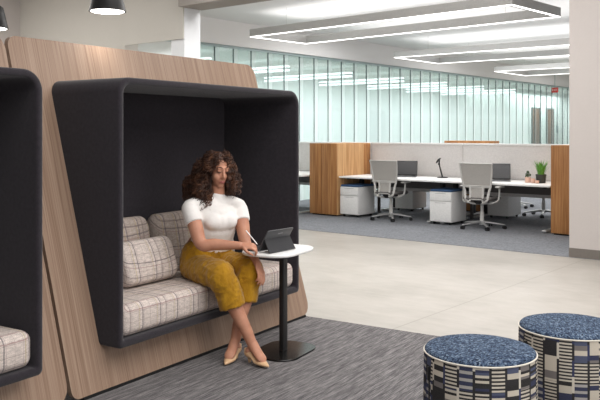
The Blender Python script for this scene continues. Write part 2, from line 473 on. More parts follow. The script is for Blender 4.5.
# glass partition: header wall above, panes, rooms behind
GQ, GT = -11.0, 3.24
bbox(GQ-.14, GQ+.10, 6.72, 33, GT+.04, CEIL, 'wall_glass_header', M['wallwhite'], 'white header wall above the glass partition', 'wall')
bbox(GQ-.05, GQ+.05, 6.72, 33, GT-.01, GT+.04, 'trim_glass_top', M['rail'], 'slim grey channel along the top of the glass', 'trim')
bbox(-17, GQ-.1, 6.72, 34, GT, GT+.08, 'ceiling_back', M['wallwhite'], 'white ceiling of the room behind the glass', 'ceiling')
bbox(-15.2, -15.0, 6.72, 27.6, 0, GT, 'wall_back', M['wallwhite'], 'white wall of the room behind the glass', 'wall')
bbox(-15.0, -12.7, 27.5, 27.7, 0, GT, 'wall_back_return', M['wallwhite'], 'white return wall behind the glass', 'wall')
bbox(-12.8, -12.6, 27.5, 34, 0, GT, 'wall_back_corridor', M['wallwhite'], 'white corridor wall with two brown doors', 'wall')
bbox(-13, -3, 33.6, 33.8, 0, CEIL, 'wall_far', M['wallwhite'], 'white end wall beyond the glass', 'wall')
PW = .527
bmg = bm_new(); slab(bmg, [(.012, -.006), (PW-.004, -.006), (PW-.004, .006), (.012, .006)], 0, GT-.01)
g0 = obj('window_1', bmg, M['glass'], None, W(GQ, 9.63, 0), BROT+PI/2, smooth=False)
struct(g0, 'tall frosted glass panel of the partition', 'glass panel'); g0['group'] = 'frosted panels of the glass partition'
bmg = bm_new(); slab(bmg, [(-.008, -.012), (.008, -.012), (.008, .012), (-.008, .012)], 0, GT-.01)
obj('glazing_joint', bmg, M['joint'], g0, smooth=False)
for i in range(1, 42):
    g = dup(g0, W(GQ, 9.63+PW*i, 0), BROT+PI/2, 'tall frosted glass panel of the partition')
    g.name = 'window_%d' % (i+1)
    if i >= 31:
        g.data = g.data.copy(); g.data.materials[0] = M['glass_clear']; g['label'] = 'tall clear glass panel near the far end of the partition'
# brown doors down the corridor
for i, (p0, p1) in enumerate(((30.0, 30.8), (31.55, 32.3))):
    d = thing('door_%d' % (i+1), ('left' if i == 0 else 'right') + ' one of two brown wooden doors seen through the far glass', 'door', W(-12.59, (p0+p1)/2, 0), BROT+PI/2)
    struct(d)
    w = p1-p0
    bm = bm_new(); box(bm, (0, 0, 1.25), (w-.08, .05, 2.49), bev=.004); obj('door_leaf', bm, M['brown_door'], d)
    bm = bm_new()
    for sx in (-1, 1): box(bm, (sx*(w/2-.02), 0, 1.27), (.04, .09, 2.54))
    box(bm, (0, 0, 2.53), (w, .09, .04)); obj('door_frame', bm, M['fascia'], d, smooth=False)
    bm = bm_new(); cyl(bm, (w/2-.12, -.03, 1.0), (w/2-.12, -.07, 1.0), .012); cyl(bm, (w/2-.12, -.07, 1.0), (w/2-.24, -.07, 1.0), .01)
    obj('door_handle', bm, M['alu'], d)
for p, lab in ((29.55, 'small grey room sign left of the two brown doors'), (32.75, 'small grey room sign right of the two brown doors')):
    bm = bm_new(); box(bm, (0, 0, 0), (.2, .02, .32), bev=.008)
    tag(obj('room_sign', bm, M['card'], None, W(-12.588, p, 1.68), BROT+PI/2), lab, 'sign')
# strips in the room behind the glass
strip0 = None
for i in range(8):
    loc = W(-13.05, 8.6+2.5*i, 3.02); lab = 'linear ceiling light of the room behind the glass'
    if strip0 is None:
        bm = bm_new(); box(bm, (0, 0, 0), (3.0, .12, .04)); h = obj('strip_light', bm, M['ring'], None, loc, BROT, smooth=False)
        for zz in (-.042, .042):
            bm = bm_new(); box(bm, (0, 0, zz), (2.96, .11, .044)); obj('diffuser', bm, M['glowback'], h, smooth=False)
        for sx in (-1, 1):
            bm = bm_new(); cyl(bm, (sx*1.2, 0, .02), (sx*1.2, 0, GT-3.02), .004, seg=6); obj('hanger', bm, M['ring'], h)
        strip0 = tag(h, lab, 'light', 'linear lights behind the glass')
    else: dup(strip0, loc, BROT, lab)
# dark framed opening seen through the glass
d = thing('door_3', 'grey framed glass door seen through the partition above the first desk', 'door', W(-14.97, 22.3, 0), BROT+PI/2); struct(d)
bm = bm_new()
for sx in (-1, 1): box(bm, (sx*.52, 0, 1.1), (.05, .06, 2.2))
box(bm, (0, 0, 2.22), (1.09, .06, .07)); obj('door_frame', bm, M['fascia'], d, smooth=False)
bm = bm_new(); box(bm, (0, .0, 1.1), (.98, .03, 2.18)); obj('door_leaf', bm, M['card'], d, smooth=False)
# exit sign by the glass end
ex = thing('exit_sign', 'small red exit sign hanging near the far end of the glass', 'sign', W(-10.85, 28.0, 3.10), BROT)
bm = bm_new(); box(bm, (0, 0, 0), (.24, .04, .18), bev=.006); obj('sign_plate', bm, M['exit'], ex)
bm = bm_new(); cyl(bm, (0, 0, .085), (0, 0, CEIL-3.10), .01); obj('hanger', bm, M['rail'], ex)
cu = bpy.data.curves.new('lettering', 'FONT'); cu.body = 'EXIT'; cu.size = .10; cu.align_x = 'CENTER'; cu.align_y = 'CENTER'; cu.extrude = .002
to = bpy.data.objects.new('lettering', cu); C.objects.link(to)
lme = bpy.data.meshes.new_from_object(to.evaluated_get(bpy.context.evaluated_depsgraph_get()))
bpy.data.objects.remove(to)
lo = bpy.data.objects.new('lettering', lme); C.objects.link(lo); lo.parent = ex
lme.materials.clear(); lme.materials.append(M['white'])
lo.location = (0, -.023, 0); lo.rotation_euler = (R(90), 0, 0)

# ------------------------------------------------------------------ suspended light rings
def ring_fixture(q0, q1, p0, p1, zb, label, power, turn=0.0):
    cq, cp = (q0+q1)/2, (p0+p1)/2; w, d = q1-q0, p1-p0; h, t = .135, .11
    r = thing('pendant_light_frame', label, 'light fixture', W(cq, cp, zb), BROT+turn, 'rectangular light frames over the desks')
    bm = bm_new()
    for sy in (-1, 1): box(bm, (0, sy*(d/2-t/2), h/2+.012), (w, t, h))
    for sx in (-1, 1): box(bm, (sx*(w/2-t/2), 0, h/2+.012), (t, d-2*t, h))
    obj('frame', bm, M['ring'], r, smooth=False)
    bm = bm_new(); s = .034
    for sy in (-1, 1): box(bm, (0, sy*(d/2-s/2-.004), .006), (w-.01, s, .012))
    for sx in (-1, 1): box(bm, (sx*(w/2-s/2-.004), 0, .006), (s, d-2*s, .012))
    obj('diffuser', bm, M['glowstrip'], r, smooth=False)
    for sx in (-1, 1):
        for sy in (-1, 1):
            bm = bm_new(); cyl(bm, (sx*(w/2-.9), sy*(d/2-.055), h), (sx*(w/2-.9), sy*(d/2-.055), CEIL-zb), .0022, seg=6)
            obj('suspension_wire', bm, M['ring'], r)
    # the up-light of the frame washes the ceiling
    l = bpy.data.lights.new('up_light', 'AREA'); l.shape = 'RECTANGLE'; l.size = w*.94; l.size_y = d*.8; l.energy = power
    lo = bpy.data.objects.new('up_light', l); C.objects.link(lo); lo.parent = r
    lo.location = (0, 0, h+.0); lo.rotation_euler = (PI, 0, 0)
ring_fixture(-9.78, -4.47, 10.28, 11.83, 3.30, 'nearest rectangular light frame hanging above the front desks', 27, R(-3.5))
ring_fixture(-9.9, -3.2, 15.5, 17.6, 3.30, 'second rectangular light frame hanging behind the nearest one', 36)
ring_fixture(-9.9, -1.5, 20.9, 23.1, 3.30, 'third, farthest rectangular light frame near the glass end', 45)
# round diffuser and hatch in the ceiling
bm = bm_new(); lathe(bm, [(.0, 0), (.2, 0), (.24, .015), (.24, .028)], 28)
tag(obj('ceiling_vent', bm, M['ledge'], None, W(-7.6, 14.1, CEIL-.028), BROT), 'round white ceiling diffuser above the nearest light frame', 'ceiling vent')

# ------------------------------------------------------------------ pendant lamps
def pendant(loc, label):
    r = thing('pendant_lamp', label, 'lamp', loc, 0, 'black pendant lamps above the booths')
    bm = bm_new()
    lathe(bm, [(.125, 0), (.122, .004), (.098, .11), (.085, .165), (.06, .185), (.0, .19)], 36)
    bmi = [(.118, .002), (.09, .11), (.07, .16)]
    obj('lamp_shade', bm, M['black'], r)
    bm = bm_new(); lathe(bm, [(.0, -.004), (.105, -.004), (.112, -.001)], 32); obj('diffuser', bm, M['glowbulb'], r)
    bm = bm_new(); cyl(bm, (0, 0, .18), (0, 0, CEIL-loc.z), .004, seg=8); cyl(bm, (0, 0, .18), (0, 0, .22), .02, .012); obj('cord', bm, M['black'], r)
    l = bpy.data.lights.new('lamp', 'SPOT'); l.energy = 5; l.spot_size = R(130); l.spot_blend = 1; l.shadow_soft_size = .1; l.color = (1, .93, .84)
    lo = bpy.data.objects.new('lamp', l); C.objects.link(lo); lo.parent = r; lo.location = (0, 0, -.03)
pendant(Vector((-1.30, 5.2, 2.348)), 'black cone pendant lamp hanging above the wooden booth panel')
pendant(Vector((-2.44, 6.1, 2.355)), 'black pendant lamp partly cut off by the left edge of the photo')

# ------------------------------------------------------------------ booths
LEAN = .2819
def booth(off, L, s0, s1, label, cush=True):
    """one lounge unit: leaning veneer panel with a felt hood set through it"""
    r = thing('lounge_booth', label, 'booth', O+U*off, OROT, None)
    z0, z1, zb, zt = .262, 1.857, .022, 2.118
    K = 8
    # leaning panel with a hole (local: x along, y = inward, z up)
    bm = bm_new(); th = .035
    out = rrect(L-.012, zt-zb, (.09, .07, .05, .10), K, L/2, (zt+zb)/2)
    inn = rrect(s1-s0-.03, z1-z0-.03, .08, K, (s0+s1)/2, (z0+z1)/2)
    def lay(pts, dy): return [bm.verts.new((x, LEAN*z+dy, z)) for x, z in pts]
    fo, fi, bo, bi = lay(out, 0), lay(inn, 0), lay(out, th), lay(inn, th)
    k = len(out)
    for j in range(k):
        i = (j+1) % k
        for a, b in ((fo, fi), (bi, bo), (bo, fo), (fi, bi)): bm.faces.new((a[j], a[i], b[i], b[j]))
    obj('back_panel', bm, M['panel'], r, angle=30)
    # hood: rounded shell of felt
    hood_t, back = .087, .68
    outer = rrect(s1-s0, z1-z0, (.115, .09, .03, .03), K, (s0+s1)/2, (z0+z1)/2)
    tk = .042
    inner = rrect(s1-s0-2*tk, z1-z0-tk-.048, (.075, .06, .015, .015), K, (s0+s1)/2, (z0+.048+z1-tk)/2)
    bm = bm_new(); k = len(outer)
    mid = [((a[0]+b[0])/2, (a[1]+b[1])/2) for a, b in zip(outer, inner)]
    def mixp(a, b, f): return [(p[0]*(1-f)+q[0]*f, p[1]*(1-f)+q[1]*f) for p, q in zip(a, b)]
    prof = [(outer, back), (outer, -hood_t+.016), (mixp(outer, inner, .1), -hood_t+.005), (mixp(outer, inner, .3), -hood_t),
            (mixp(outer, inner, .7), -hood_t), (mixp(outer, inner, .9), -hood_t+.005), (inner, -hood_t+.016), (inner, back-.04)]
    # the hidden rear of the shell hugs the leaning panel
    rings = [[bm.verts.new((x, y, z)) for x, z in o_] for o_, y in prof]
    for a, b in zip(rings, rings[1:]):
        for j in range(k): bm.faces.new((a[j], a[(j+1) % k], b[(j+1) % k], b[j]))
    bm.faces.new(rings[0]); bm.faces.new(rings[-1])
    obj('hood', bm, M['felt'], r, angle=50)
    # piping along the rim
    bm = bm_new()
    box(bm, (L/2, .025, .0125), (L-.16, .05, .021)); obj('plinth', bm, M['gap'], r, smooth=False)
    # seat cushion
    w = s1-s0-2*tk-.012
    bm = bm_new(); y0, y1 = -hood_t+.012, back-.05
    box(bm, ((s0+s1)/2, (y0+y1)/2, (z0+.05+.505)/2), (w, y1-y0, .505-z0-.05), bev=.055, seg=5)
    for v in bm.verts:
        if v.co.z > .45:
            fx = 1-((v.co.x-(s0+s1)/2)/(w/2))**4; fy = 1-((v.co.y-(y0+y1)/2)/((y1-y0)/2))**4
            v.co.z += .008*max(0, fx)*max(0, fy)
    sc = obj('seat_cushion', bm, M['plaid'], r)
    return r
booth(0, 2.525, .265, 2.212, 'near complete lounge booth with black felt hood where the woman sits')
booth(-2.535, 2.525, .28, 2.265, 'second lounge booth cut off by the left edge of the photo')

def cushion(name, loc, size, tilt, mat, label, cat, group=None, yaw=0, bev=.07, puff=.02):
    r = obj_soft(name, size, mat, bev, puff)
    r.location = loc; r.rotation_mode = 'XYZ'; r.rotation_euler = (-tilt, 0, OROT+yaw)
    return tag(r, label, cat, group)
def obj_soft(name, size, mat, bev, puff):
    w, d, h = size
    bm = bm_new(); t = bmesh.new()
    out = rrect(w, h, bev, 8)
    # pillow: outline rings from the back face to the front face
    k = len(out); lv = []
    for i in range(9):
        a = -PI/2+PI*i/8
        lv.append((d/2*math.sin(a), 1-(1-math.cos(a))*.22*min(1, .12/min(w, h)*3)))
    rings = []
    for y, s in lv:
        ins = (1-s)*.5
        rings.append([t.verts.new((x-math.copysign(min(ins*h, abs(x)*.9), x), y, z-math.copysign(min(ins*h, abs(z)*.9), z))) for x, z in out])
    for a, b in zip(rings, rings[1:]):
        for j in range(k): t.faces.new((a[j], a[(j+1) % k], b[(j+1) % k], b[j]))
    for ring, sy in ((rings[0], -1), (rings[-1], 1)):
        prev = ring
        for f in (.75, .5, .25):
            new = [t.verts.new((v.co.x*f, v.co.y+sy*puff*(1-f*f), v.co.z*f)) for v in ring]
            for j in range(k): t.faces.new((prev[j], prev[(j+1) % k], new[(j+1) % k], new[j]))
            prev = new
        c = t.verts.new((0, ring[0].co.y+sy*puff, 0))
        for j in range(k): t.faces.new((prev[j], prev[(j+1) % k], c))
    merge(bm, t)
    return obj(name, bm, mat, angle=60)
zc = .505
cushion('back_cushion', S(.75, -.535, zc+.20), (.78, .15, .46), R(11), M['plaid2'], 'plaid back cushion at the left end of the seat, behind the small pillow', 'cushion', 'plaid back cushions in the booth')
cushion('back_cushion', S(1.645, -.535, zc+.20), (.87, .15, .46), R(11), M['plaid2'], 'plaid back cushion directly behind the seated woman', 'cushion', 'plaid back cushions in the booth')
cushion('lumbar_pillow', S(.90, -.32, zc+.152), (.50, .14, .30), R(19), M['plaid'], 'small plaid lumbar pillow leaning on the back cushion beside the woman', 'pillow', bev=.06)

# ------------------------------------------------------------------ laptop table
tb = thing('side_table', 'small white pull-up table on a black pole in front of the booth', 'table', Vector((-.116, 5.36, .006)), R(62))
bm = bm_new(); slab(bm, rrect(.48, .36, .13, 10), 0, .012, .004); obj('base_plate', bm, M['glossblack'], tb)
bm = bm_new(); slab(bm, rrect(.058, .04, .008, 4), .012, .69); obj('pole', bm, M['black'], tb)
bm = bm_new(); slab(bm, rrect(.20, .14, .02, 4), .688, .697); obj('mounting_plate', bm, M['black'], tb)
bm = bm_new(); slab(bm, rrect(.53, .385, .14, 12, -.035, .02), .696, .717, .006); obj('table_top', bm, M['white'], tb)
TZ = .7245
# tablet in its folded case
TR = math.atan2(.22, .175)
tr = thing('tablet', 'dark grey tablet in a folded stand case on the white table', 'tablet', Vector((-.20, 5.28, TZ)), TR)
bm = bm_new(); box(bm, (0, .10, .004), (.255, .15, .006), bev=.002); obj('keyboard_cover', bm, M['tablet'], tr)
tl = Matrix.Rotation(R(32), 3, 'X')
bm = bm_new(); box(bm, tl @ Vector((0, 0, .084)) + Vector((0, .0, .006)), (.27, .009, .17), tl, bev=.004); tbk = obj('tablet_body', bm, M['tabletback'], tr)
bm = bm_new(); box(bm, tl @ Vector((0, .0052, .088)) + Vector((0, .0, .006)), (.25, .001, .16), tl); obj('screen', bm, M['screen'], tbk, smooth=False)
bm = bm_new(); box(bm, tl @ Vector((.01, -.0052, .138)) + Vector((0, .0, .006)), (.05, .001, .008), tl); obj('maker_mark', bm, M['silver'], tbk, smooth=False)
bm = bm_new()
a, b = Vector((0, -.058, .092)), Vector((0, -.108, .004))
v = [bm.verts.new((sx*w, p.y+dy, p.z)) for p, w in ((a, .132), (b, .138)) for dy in (0, .006) for sx in (-1, 1)]
for f in ((0, 1, 5, 4), (2, 3, 7, 6), (0, 2, 6, 4), (1, 3, 7, 5), (0, 1, 3, 2), (4, 5, 7, 6)): bm.faces.new([v[i] for i in f])
obj('stand_flap', bm, M['tablet'], tr, smooth=False)

# ------------------------------------------------------------------ ottomans
def ottoman(loc, D, label, wm, rot):
    r = thing('ottoman', label, 'ottoman', loc, rot, 'round patterned ottomans')
    a = D/2
    bm = bm_new(); lathe(bm, [(a-.02, .012), (a-.006, .02), (a, .04), (a+.003, .2), (a, 0.418), (a-.002, 0.443)], 72); obj('side_cover', bm, wm, r)
    bm = bm_new(); lathe(bm, [(a-.004, 0.442), (a-.004, 0.452), (a-.012, 0.462), (a-.04, 0.470), (a-.12, 0.474), (0, 0.476)], 72); obj('seat_top', bm, M['fleck'], r)
    bm = bm_new(); t = []
    ringp = [Vector(((a-.001)*math.cos(2*PI*i/72), (a-.001)*math.sin(2*PI*i/72), .445)) for i in range(73)]
    loft(bm, ringp, [.0042]*73, (0, 0, 1), 6, 1, False); obj('piping', bm, M['piping'], r)
    bm = bm_new(); lathe(bm, [(a-.05, 0), (a-.03, .002), (a-.03, .014), (a-.05, .014)], 48); obj('foot_ring', bm, M['black'], r)
    za = R(-163)-rot
    bm = bm_new()
    box(bm, ((a+.002)*math.cos(za), (a+.002)*math.sin(za), .22), (.006, .012, .34), Matrix.Rotation(za, 3, 'Z'), bev=.002)
    box(bm, ((a+.006)*math.cos(za), (a+.006)*math.sin(za), .36), (.01, .016, .07), Matrix.Rotation(za, 3, 'Z'), bev=.004)
    obj('zip', bm, M['zip'], r)
ottoman(Vector((.887, 3.80, .006)), .545, 'round blue-topped ottoman nearest the camera, left of the pair', M['weave'], R(20))
ottoman(Vector((1.507, 4.285, .0)), .56, 'round blue-topped ottoman behind, cut by the right edge of the photo', M['weave2'], R(100))

# ------------------------------------------------------------------ desks
def desk(q0, q1, p0, p1, label, feet=(True, True), group='white worktops in the desk row'):
    w, d = q1-q0, p1-p0
    r = thing('desk', label, 'desk', W((q0+q1)/2, (p0+p1)/2, .006), BROT, group)
    bm = bm_new(); box(bm, (0, 0, .715), (w, d, .03), bev=.006); obj('desk_top', bm, M['white'], r)
    bm = bm_new(); box(bm, (0, d/2-.05, .60), (w-.1, .02, .19)); obj('modesty_panel', bm, M['fascia'], r, smooth=False)
    for i, sx in enumerate((-1, 1)):
        if not feet[i]: continue
        x = sx*(w/2-.12)
        bm = bm_new(); box(bm, (x, .05, .36), (.06, .09, .68), bev=.006); box(bm, (x, .0, .69), (.06, d*.75, .03)); obj('leg', bm, M['black'], r)
        bm = bm_new(); box(bm, (x, .0, .03), (.075, d*.85, .035), bev=.012); obj('foot', bm, M['alu'], r)
QM = -6.42
desk(-8.36, QM-.006, 11.25, 12.27, 'white desk at the left with the first laptop on it')
desk(QM+.006, -4.44, 11.25, 12.27, 'white desk at the right with plants and the second laptop')
desk(-10.9, -9.04, 11.0, 12.27, 'white desk behind the black hood, left of the wooden cabinet')
desk(-8.36, QM-.006, 12.42, 13.4, 'white desk hidden behind the divider, left one', group='desks behind the divider')
desk(QM+.006, -4.44, 12.42, 13.4, 'white desk hidden behind the divider, right one', group='desks behind the divider')
# divider screens
def divider(q0, q1, label):
    r = thing('divider_screen', label, 'divider', W((q0+q1)/2, 12.345, 0), BROT, 'pale divider screens behind the desks')
    w = q1-q0
    bm = bm_new(); box(bm, (0, 0, .88), (w, .09, .86), bev=.006); obj('screen_panel', bm, M['divider'], r)
    bm = bm_new(); box(bm, (0, 0, 1.325), (w, .13, .03), bev=.004); obj('top_rail', bm, M['ledge'], r)
    for sx in (-1, 1):
        bm = bm_new(); box(bm, (sx*(w/2-.15), 0, .23), (.04, .05, .45)); obj('post', bm, M['fascia'], r, smooth=False)
divider(-10.9, -8.38, 'pale divider screen left of the wooden cabinet')
divider(-8.365, QM-.003, 'pale divider screen behind the first laptop')
divider(QM+.003, -4.0, 'pale divider screen behind the second laptop and plants')
# wooden cabinets at the row's ends
def cab(name, q0, q1, p0, p1, z1, label, mats, split):
    r = thing(name, label, 'cabinet', W((q0+q1)/2, (p0+p1)/2, .006), BROT)
    w, d = q1-q0, p1-p0
    bm = bm_new(); box(bm, (0, .01, z1/2+.01), (w, d-.02, z1-.02), bev=.003); obj('cabinet_body', bm, mats[0], r)
    xs = [-w/2]+[(-w/2+s*w) for s in split]+[w/2]
    for x0, x1 in zip(xs, xs[1:]):
        bm = bm_new(); box(bm, ((x0+x1)/2, -d/2+.004, z1/2+.015), (x1-x0-.008, .018, z1-.03), bev=.003); obj('front_panel', bm, mats[1], r)
    bm = bm_new(); box(bm, (0, .02, .012), (w-.06, d-.06, .022)); obj('plinth', bm, M['gap'], r, smooth=False)
    return r
c1 = cab('wooden_cabinet', -9.0, -8.372, 11.2, 12.27, 1.325, 'tall oak cabinet at the left end of the desk row', (M['oak2'], M['oak']), (.45,))
bm = bm_new(); box(bm, (.318, .43, .66), (.012, .2, 1.30), bev=.002); obj('side_strip', bm, M['oak'], c1)
cab('wooden_cabinet', -4.42, -3.7, 11.24, 12.27, 1.335, 'tall oak cabinet beside the pillar at the right end of the desks', (M['oak2'], M['oak']), (.62,))
cab('wooden_cabinet', -7.45, -6.5, 13.5, 13.95, 1.362, 'oak cabinet top just visible over the divider between the laptops', (M['oak'], M['oak']), (.5,))

# pedestals
def pedestal(q, p, label, proto=[None], rot=0.0, pad=True):
    loc = W(q, p, .006)
    if proto[0] is not None: return dup(proto[0], loc, BROT+rot, label)
    r = thing('mobile_pedestal', label, 'drawer unit', loc, BROT+rot, 'white mobile pedestals by the desks'); proto[0] = r
    w, d = .40, .52
    bm = bm_new(); box(bm, (0, .01, .295), (w, d-.02, .50), bev=.008); obj('pedestal_body', bm, M['white'], r)
    for z0, z1 in ((.05, .385), (.39, .54)):
        bm = bm_new(); box(bm, (0, -d/2+.002, (z0+z1)/2), (w-.006, .018, z1-z0-.004), bev=.004); dr = obj('drawer', bm, M['white'], r)
        bm = bm_new(); box(bm, (0, -d/2-.008, z1-.022), (w*.5, .008, .008)); obj('pull', bm, M['alu'], dr, smooth=False)
    bm = bm_new(); box(bm, (0, 0, .563), (w-.005, d-.01, .034), bev=.014, seg=3); obj('seat_pad', bm, M['bluepad'], r)
    for sx in (-1, 1):
        for sy in (-1, 1):
            bm = bm_new(); cyl(bm, (sx*.15-.012, sy*.2, .0245), (sx*.15+.012, sy*.2, .0245), .024, seg=12); cyl(bm, (sx*.15, sy*.2, .024), (sx*.15, sy*.2, .05), .01, seg=8)
            obj('castor', bm, M['castor'], r)
    return r
pedestal(-8.135, 11.52, 'white pedestal with blue pad beside the left oak cabinet')
pedestal(-6.30, 11.55, 'white pedestal with blue pad between the two grey chairs')
pedestal(qp(409, 13.2)+.1, 13.1, 'white pedestal on the far side, seen under the first desk', rot=PI)
pedestal(qp(503, 13.0), 13.05, 'white pedestal on the far side, seen behind the second chair', rot=PI)
pedestal(-9.6, 12.9, 'white pedestal on the far side, just left of the oak cabinet', rot=PI)

# task chairs
def task_chair():
    r = thing('task_chair', '', 'chair', (0, 0, 0), 0, 'grey mesh task chairs')
    bm = bm_new()
    cyl(bm, (0, 0, .06), (0, 0, .13), .045, .035, 20)
    for i in range(5):
        a = R(90+72*i); c, s = math.cos(a), math.sin(a)
        loft(bm, [(c*.02, s*.02, .105), (c*.18, s*.18, .09), (c*.352, s*.352, .066)], [(.03, .02), (.024, .016), (.016, .011)], (-s, c, 0), 10, 4)
    base = obj('star_base', bm, M['alu'], r)
    for i in range(5):
        a = R(90+72*i); c, s = math.cos(a)*.347, math.sin(a)*.347
        bm = bm_new(); tx, ty = -math.sin(a+.5), math.cos(a+.5)
        for k in (-1, 1): cyl(bm, (c+tx*.008*k, s+ty*.008*k, .028), (c+tx*.028*k, s+ty*.028*k, .028), .028, seg=14)
        cyl(bm, (c, s, .03), (c, s, .062), .012, seg=8)
        obj('castor', bm, M['castor'], base)
    bm = bm_new(); cyl(bm, (0, 0, .12), (0, 0, .40), .026); cyl(bm, (0, 0, .12), (0, 0, .26), .034); obj('gas_column', bm, M['chairgrey'], r)
    bm = bm_new(); box(bm, (0, -.02, .415), (.17, .26, .055), bev=.02, seg=3); obj('tilt_mechanism', bm, M['castor'], r)
    bm = bm_new(); t = bmesh.new(); slab(t, rrect(.50, .48, .1, 8), .445, .505, .02)
    for v in t.verts:
        v.co.z += -.02*max(0, (v.co.y-.12)/.12)**2 + .015*(abs(v.co.x)/.25)**2
    merge(bm, t); obj('seat', bm, M['fascia'], r)
    # back: curved mesh in a frame, lighter lumbar frame below
    def bp(x, z):   # back surface
        y = -.235-.11*max(0, z-.6) + .22*x*x + .03*math.sin((z-.45)*5)
        return Vector((x, y, z))
    def sheet(w0, w1, z0, z1, th, mat, name, nx=10, nz=10):
        b = bm_new(); f, g = [], []
        for i in range(nz+1):
            z = z0+(z1-z0)*i/nz; w = w0+(w1-w0)*i/nz
            f.append([b.verts.new(bp(-w/2+w*j/nx, z)) for j in range(nx+1)])
            g.append([b.verts.new(bp(-w/2+w*j/nx, z)+Vector((0, th, 0))) for j in range(nx+1)])
        for i in range(nz):
            for j in range(nx):
                b.faces.new((f[i][j], f[i][j+1], f[i+1][j+1], f[i+1][j])); b.faces.new((g[i+1][j], g[i+1][j+1], g[i][j+1], g[i][j]))
        for i in range(nz):
            for j in (0, nx): b.faces.new((f[i][j], f[i+1][j], g[i+1][j], g[i][j]))
        for j in range(nx):
            for i in (0, nz): b.faces.new((f[i][j], f[i][j+1], g[i][j+1], g[i][j]))
        return obj(name, b, mat, r)
    sheet(.46, .535, .675, 1.035, .012, M['chairmesh'], 'backrest')
    sheet(.17, .19, .50, .66, .012, M['chairmesh'], 'lumbar_pad')
    bm = bm_new()
    for sx in (-1, 1):
        loft(bm, [bp(sx*.10, .43)+Vector((0, .04, -.02)), bp(sx*.175, .47), bp(sx*.20, .60), bp(sx*.23, .70), bp(sx*.255, .90), bp(sx*.269, 1.035)],
             [(.022, .014), (.023, .013), (.020, .012), (.017, .011), (.013, .009), (.012, .009)], (1, 0, 0), 10, 4)
        loft(bm, [bp(sx*.105, .45), bp(sx*.105, .58), bp(sx*.11, .69)], [(.018, .010)]*3, (1, 0, 0), 8, 4)
    for z, w, rr in ((1.038, .269, .010), (.685, .23, .010), (.665, .21, .008), (.475, .175, .012)):
        loft(bm, [bp(-w+2*w*i/6, z) for i in range(7)], [rr]*7, (0, 0, 1), 8, 2)
    obj('back_frame', bm, M['chairgrey'], r)
    bm = bm_new()
    for sx in (-1, 1):
        loft(bm, [(sx*.05, -.03, .40), (sx*.2, -.13, .415), (sx*.285, -.07, .45), (sx*.30, -.04, .53), (sx*.30, -.03, .655)],
             [(.02, .014), (.022, .013), (.024, .013), (.022, .013), (.018, .014)], (0, 1, 0), 10, 4)
    loft(bm, [(-.12, -.26, .43), (-.08, -.16, .405), (0, -.12, .40), (.08, -.16, .405), (.12, -.26, .43)], [.016]*5, (0, 0, 1), 8, 4)
    obj('arm_frame', bm, M['chairgrey'], r)
    for sx in (-1, 1):
        bm = bm_new(); slab(bm, rrect(.085, .25, .035, 6, sx*.295, .0), .655, .683, .008); obj('armrest', bm, M['chairgrey'], r)
    return r
ch = task_chair()
def place(o, x, y, rot, label):
    k = 770*1.524/(y-HOR)
    loc = Vector(((x-300)/FOC*k, k, .006))
    if o is None: return dup(ch, loc, rot, label)
    o.location = loc; o.rotation_euler = (0, 0, rot); o['label'] = label
place(ch, 391, 219.8, R(-38), 'grey mesh task chair at the first desk, nearer the oak cabinet')
place(None, 482, 228.3, R(-36), 'grey mesh task chair at the second desk, nearer the pillar')
dup(ch, W(qp(541, 13.5), 13.62, .006), BROT+PI+.3, 'task chair on the far side, seen under the desk beside the right oak cabinet')
dup(ch, W(-6.6, 14.9, .006), BROT+PI-.2, 'task chair far behind the divider, only its base showing under the second desk')

# ------------------------------------------------------------------ things on the desks
DZ = .006+.73+.001
def laptop(loc, rot, label, first=[None]):
    if first[0] is not None: return dup(first[0], loc, rot, label)
    r = thing('laptop', label, 'laptop', loc, rot, 'open laptops on the desks'); first[0] = r
    bm = bm_new(); box(bm, (0, -.13, .008), (.38, .25, .014), bev=.004); b = obj('keyboard_base', bm, M['silver'], r)
    bm = bm_new(); box(bm, (0, -.11, .0165), (.34, .12, .003)); obj('keys', bm, M['castor'], b, smooth=False)
    tl = Matrix.Rotation(R(-14), 3, 'X')
    bm = bm_new(); box(bm, tl @ Vector((0, 0, .14))+Vector((0, .0, .012)), (.385, .01, .27), tl, bev=.004); l = obj('lid', bm, M['castor'], r)
    bm = bm_new(); box(bm, tl @ Vector((0, -.0056, .144))+Vector((0, .0, .012)), (.365, .001, .24), tl); obj('screen', bm, M['screen'], l, smooth=False)
    return r
def on_desk(x, p): 
    return W(qp(x, p), p, DZ)
laptop(on_desk(406.5, 11.95), R(-14), 'open laptop with dark screen behind the first grey chair')
laptop(on_desk(498.5, 11.88), R(-14), 'open laptop with dark screen right of the second grey chair')
# task lamp
r = thing('desk_lamp', 'slim black desk lamp standing between the two laptops', 'lamp', on_desk(442.5, 12.0), R(-20))
bm = bm_new(); lathe(bm, [(.09, 0), (.09, .012), (.03, .018), (0, .018)], 24); obj('base', bm, M['black'], r)
bm = bm_new(); loft(bm, [(0, 0, .01), (-.03, 0, .12), (-.06, 0, .24)], [.014, .013, .012], (0, 1, 0), 8, 3); obj('lower_arm', bm, M['black'], r)
bm = bm_new(); loft(bm, [(-.06, 0, .24), (-.055, -.01, .33)], [.012, .016], (0, 1, 0), 8, 3); cyl(bm, (-.06, -.02, .24), (-.06, .02, .24), .018, seg=12); obj('upper_arm', bm, M['black'], r)
bm = bm_new(); loft(bm, [(-.10, -.03, .26), (-.07, -.02, .315), (-.035, -.01, .34)], [(.035, .012), (.036, .014), (.024, .012)], (0, 1, 0), 10, 3); obj('lamp_head', bm, M['black'], r)
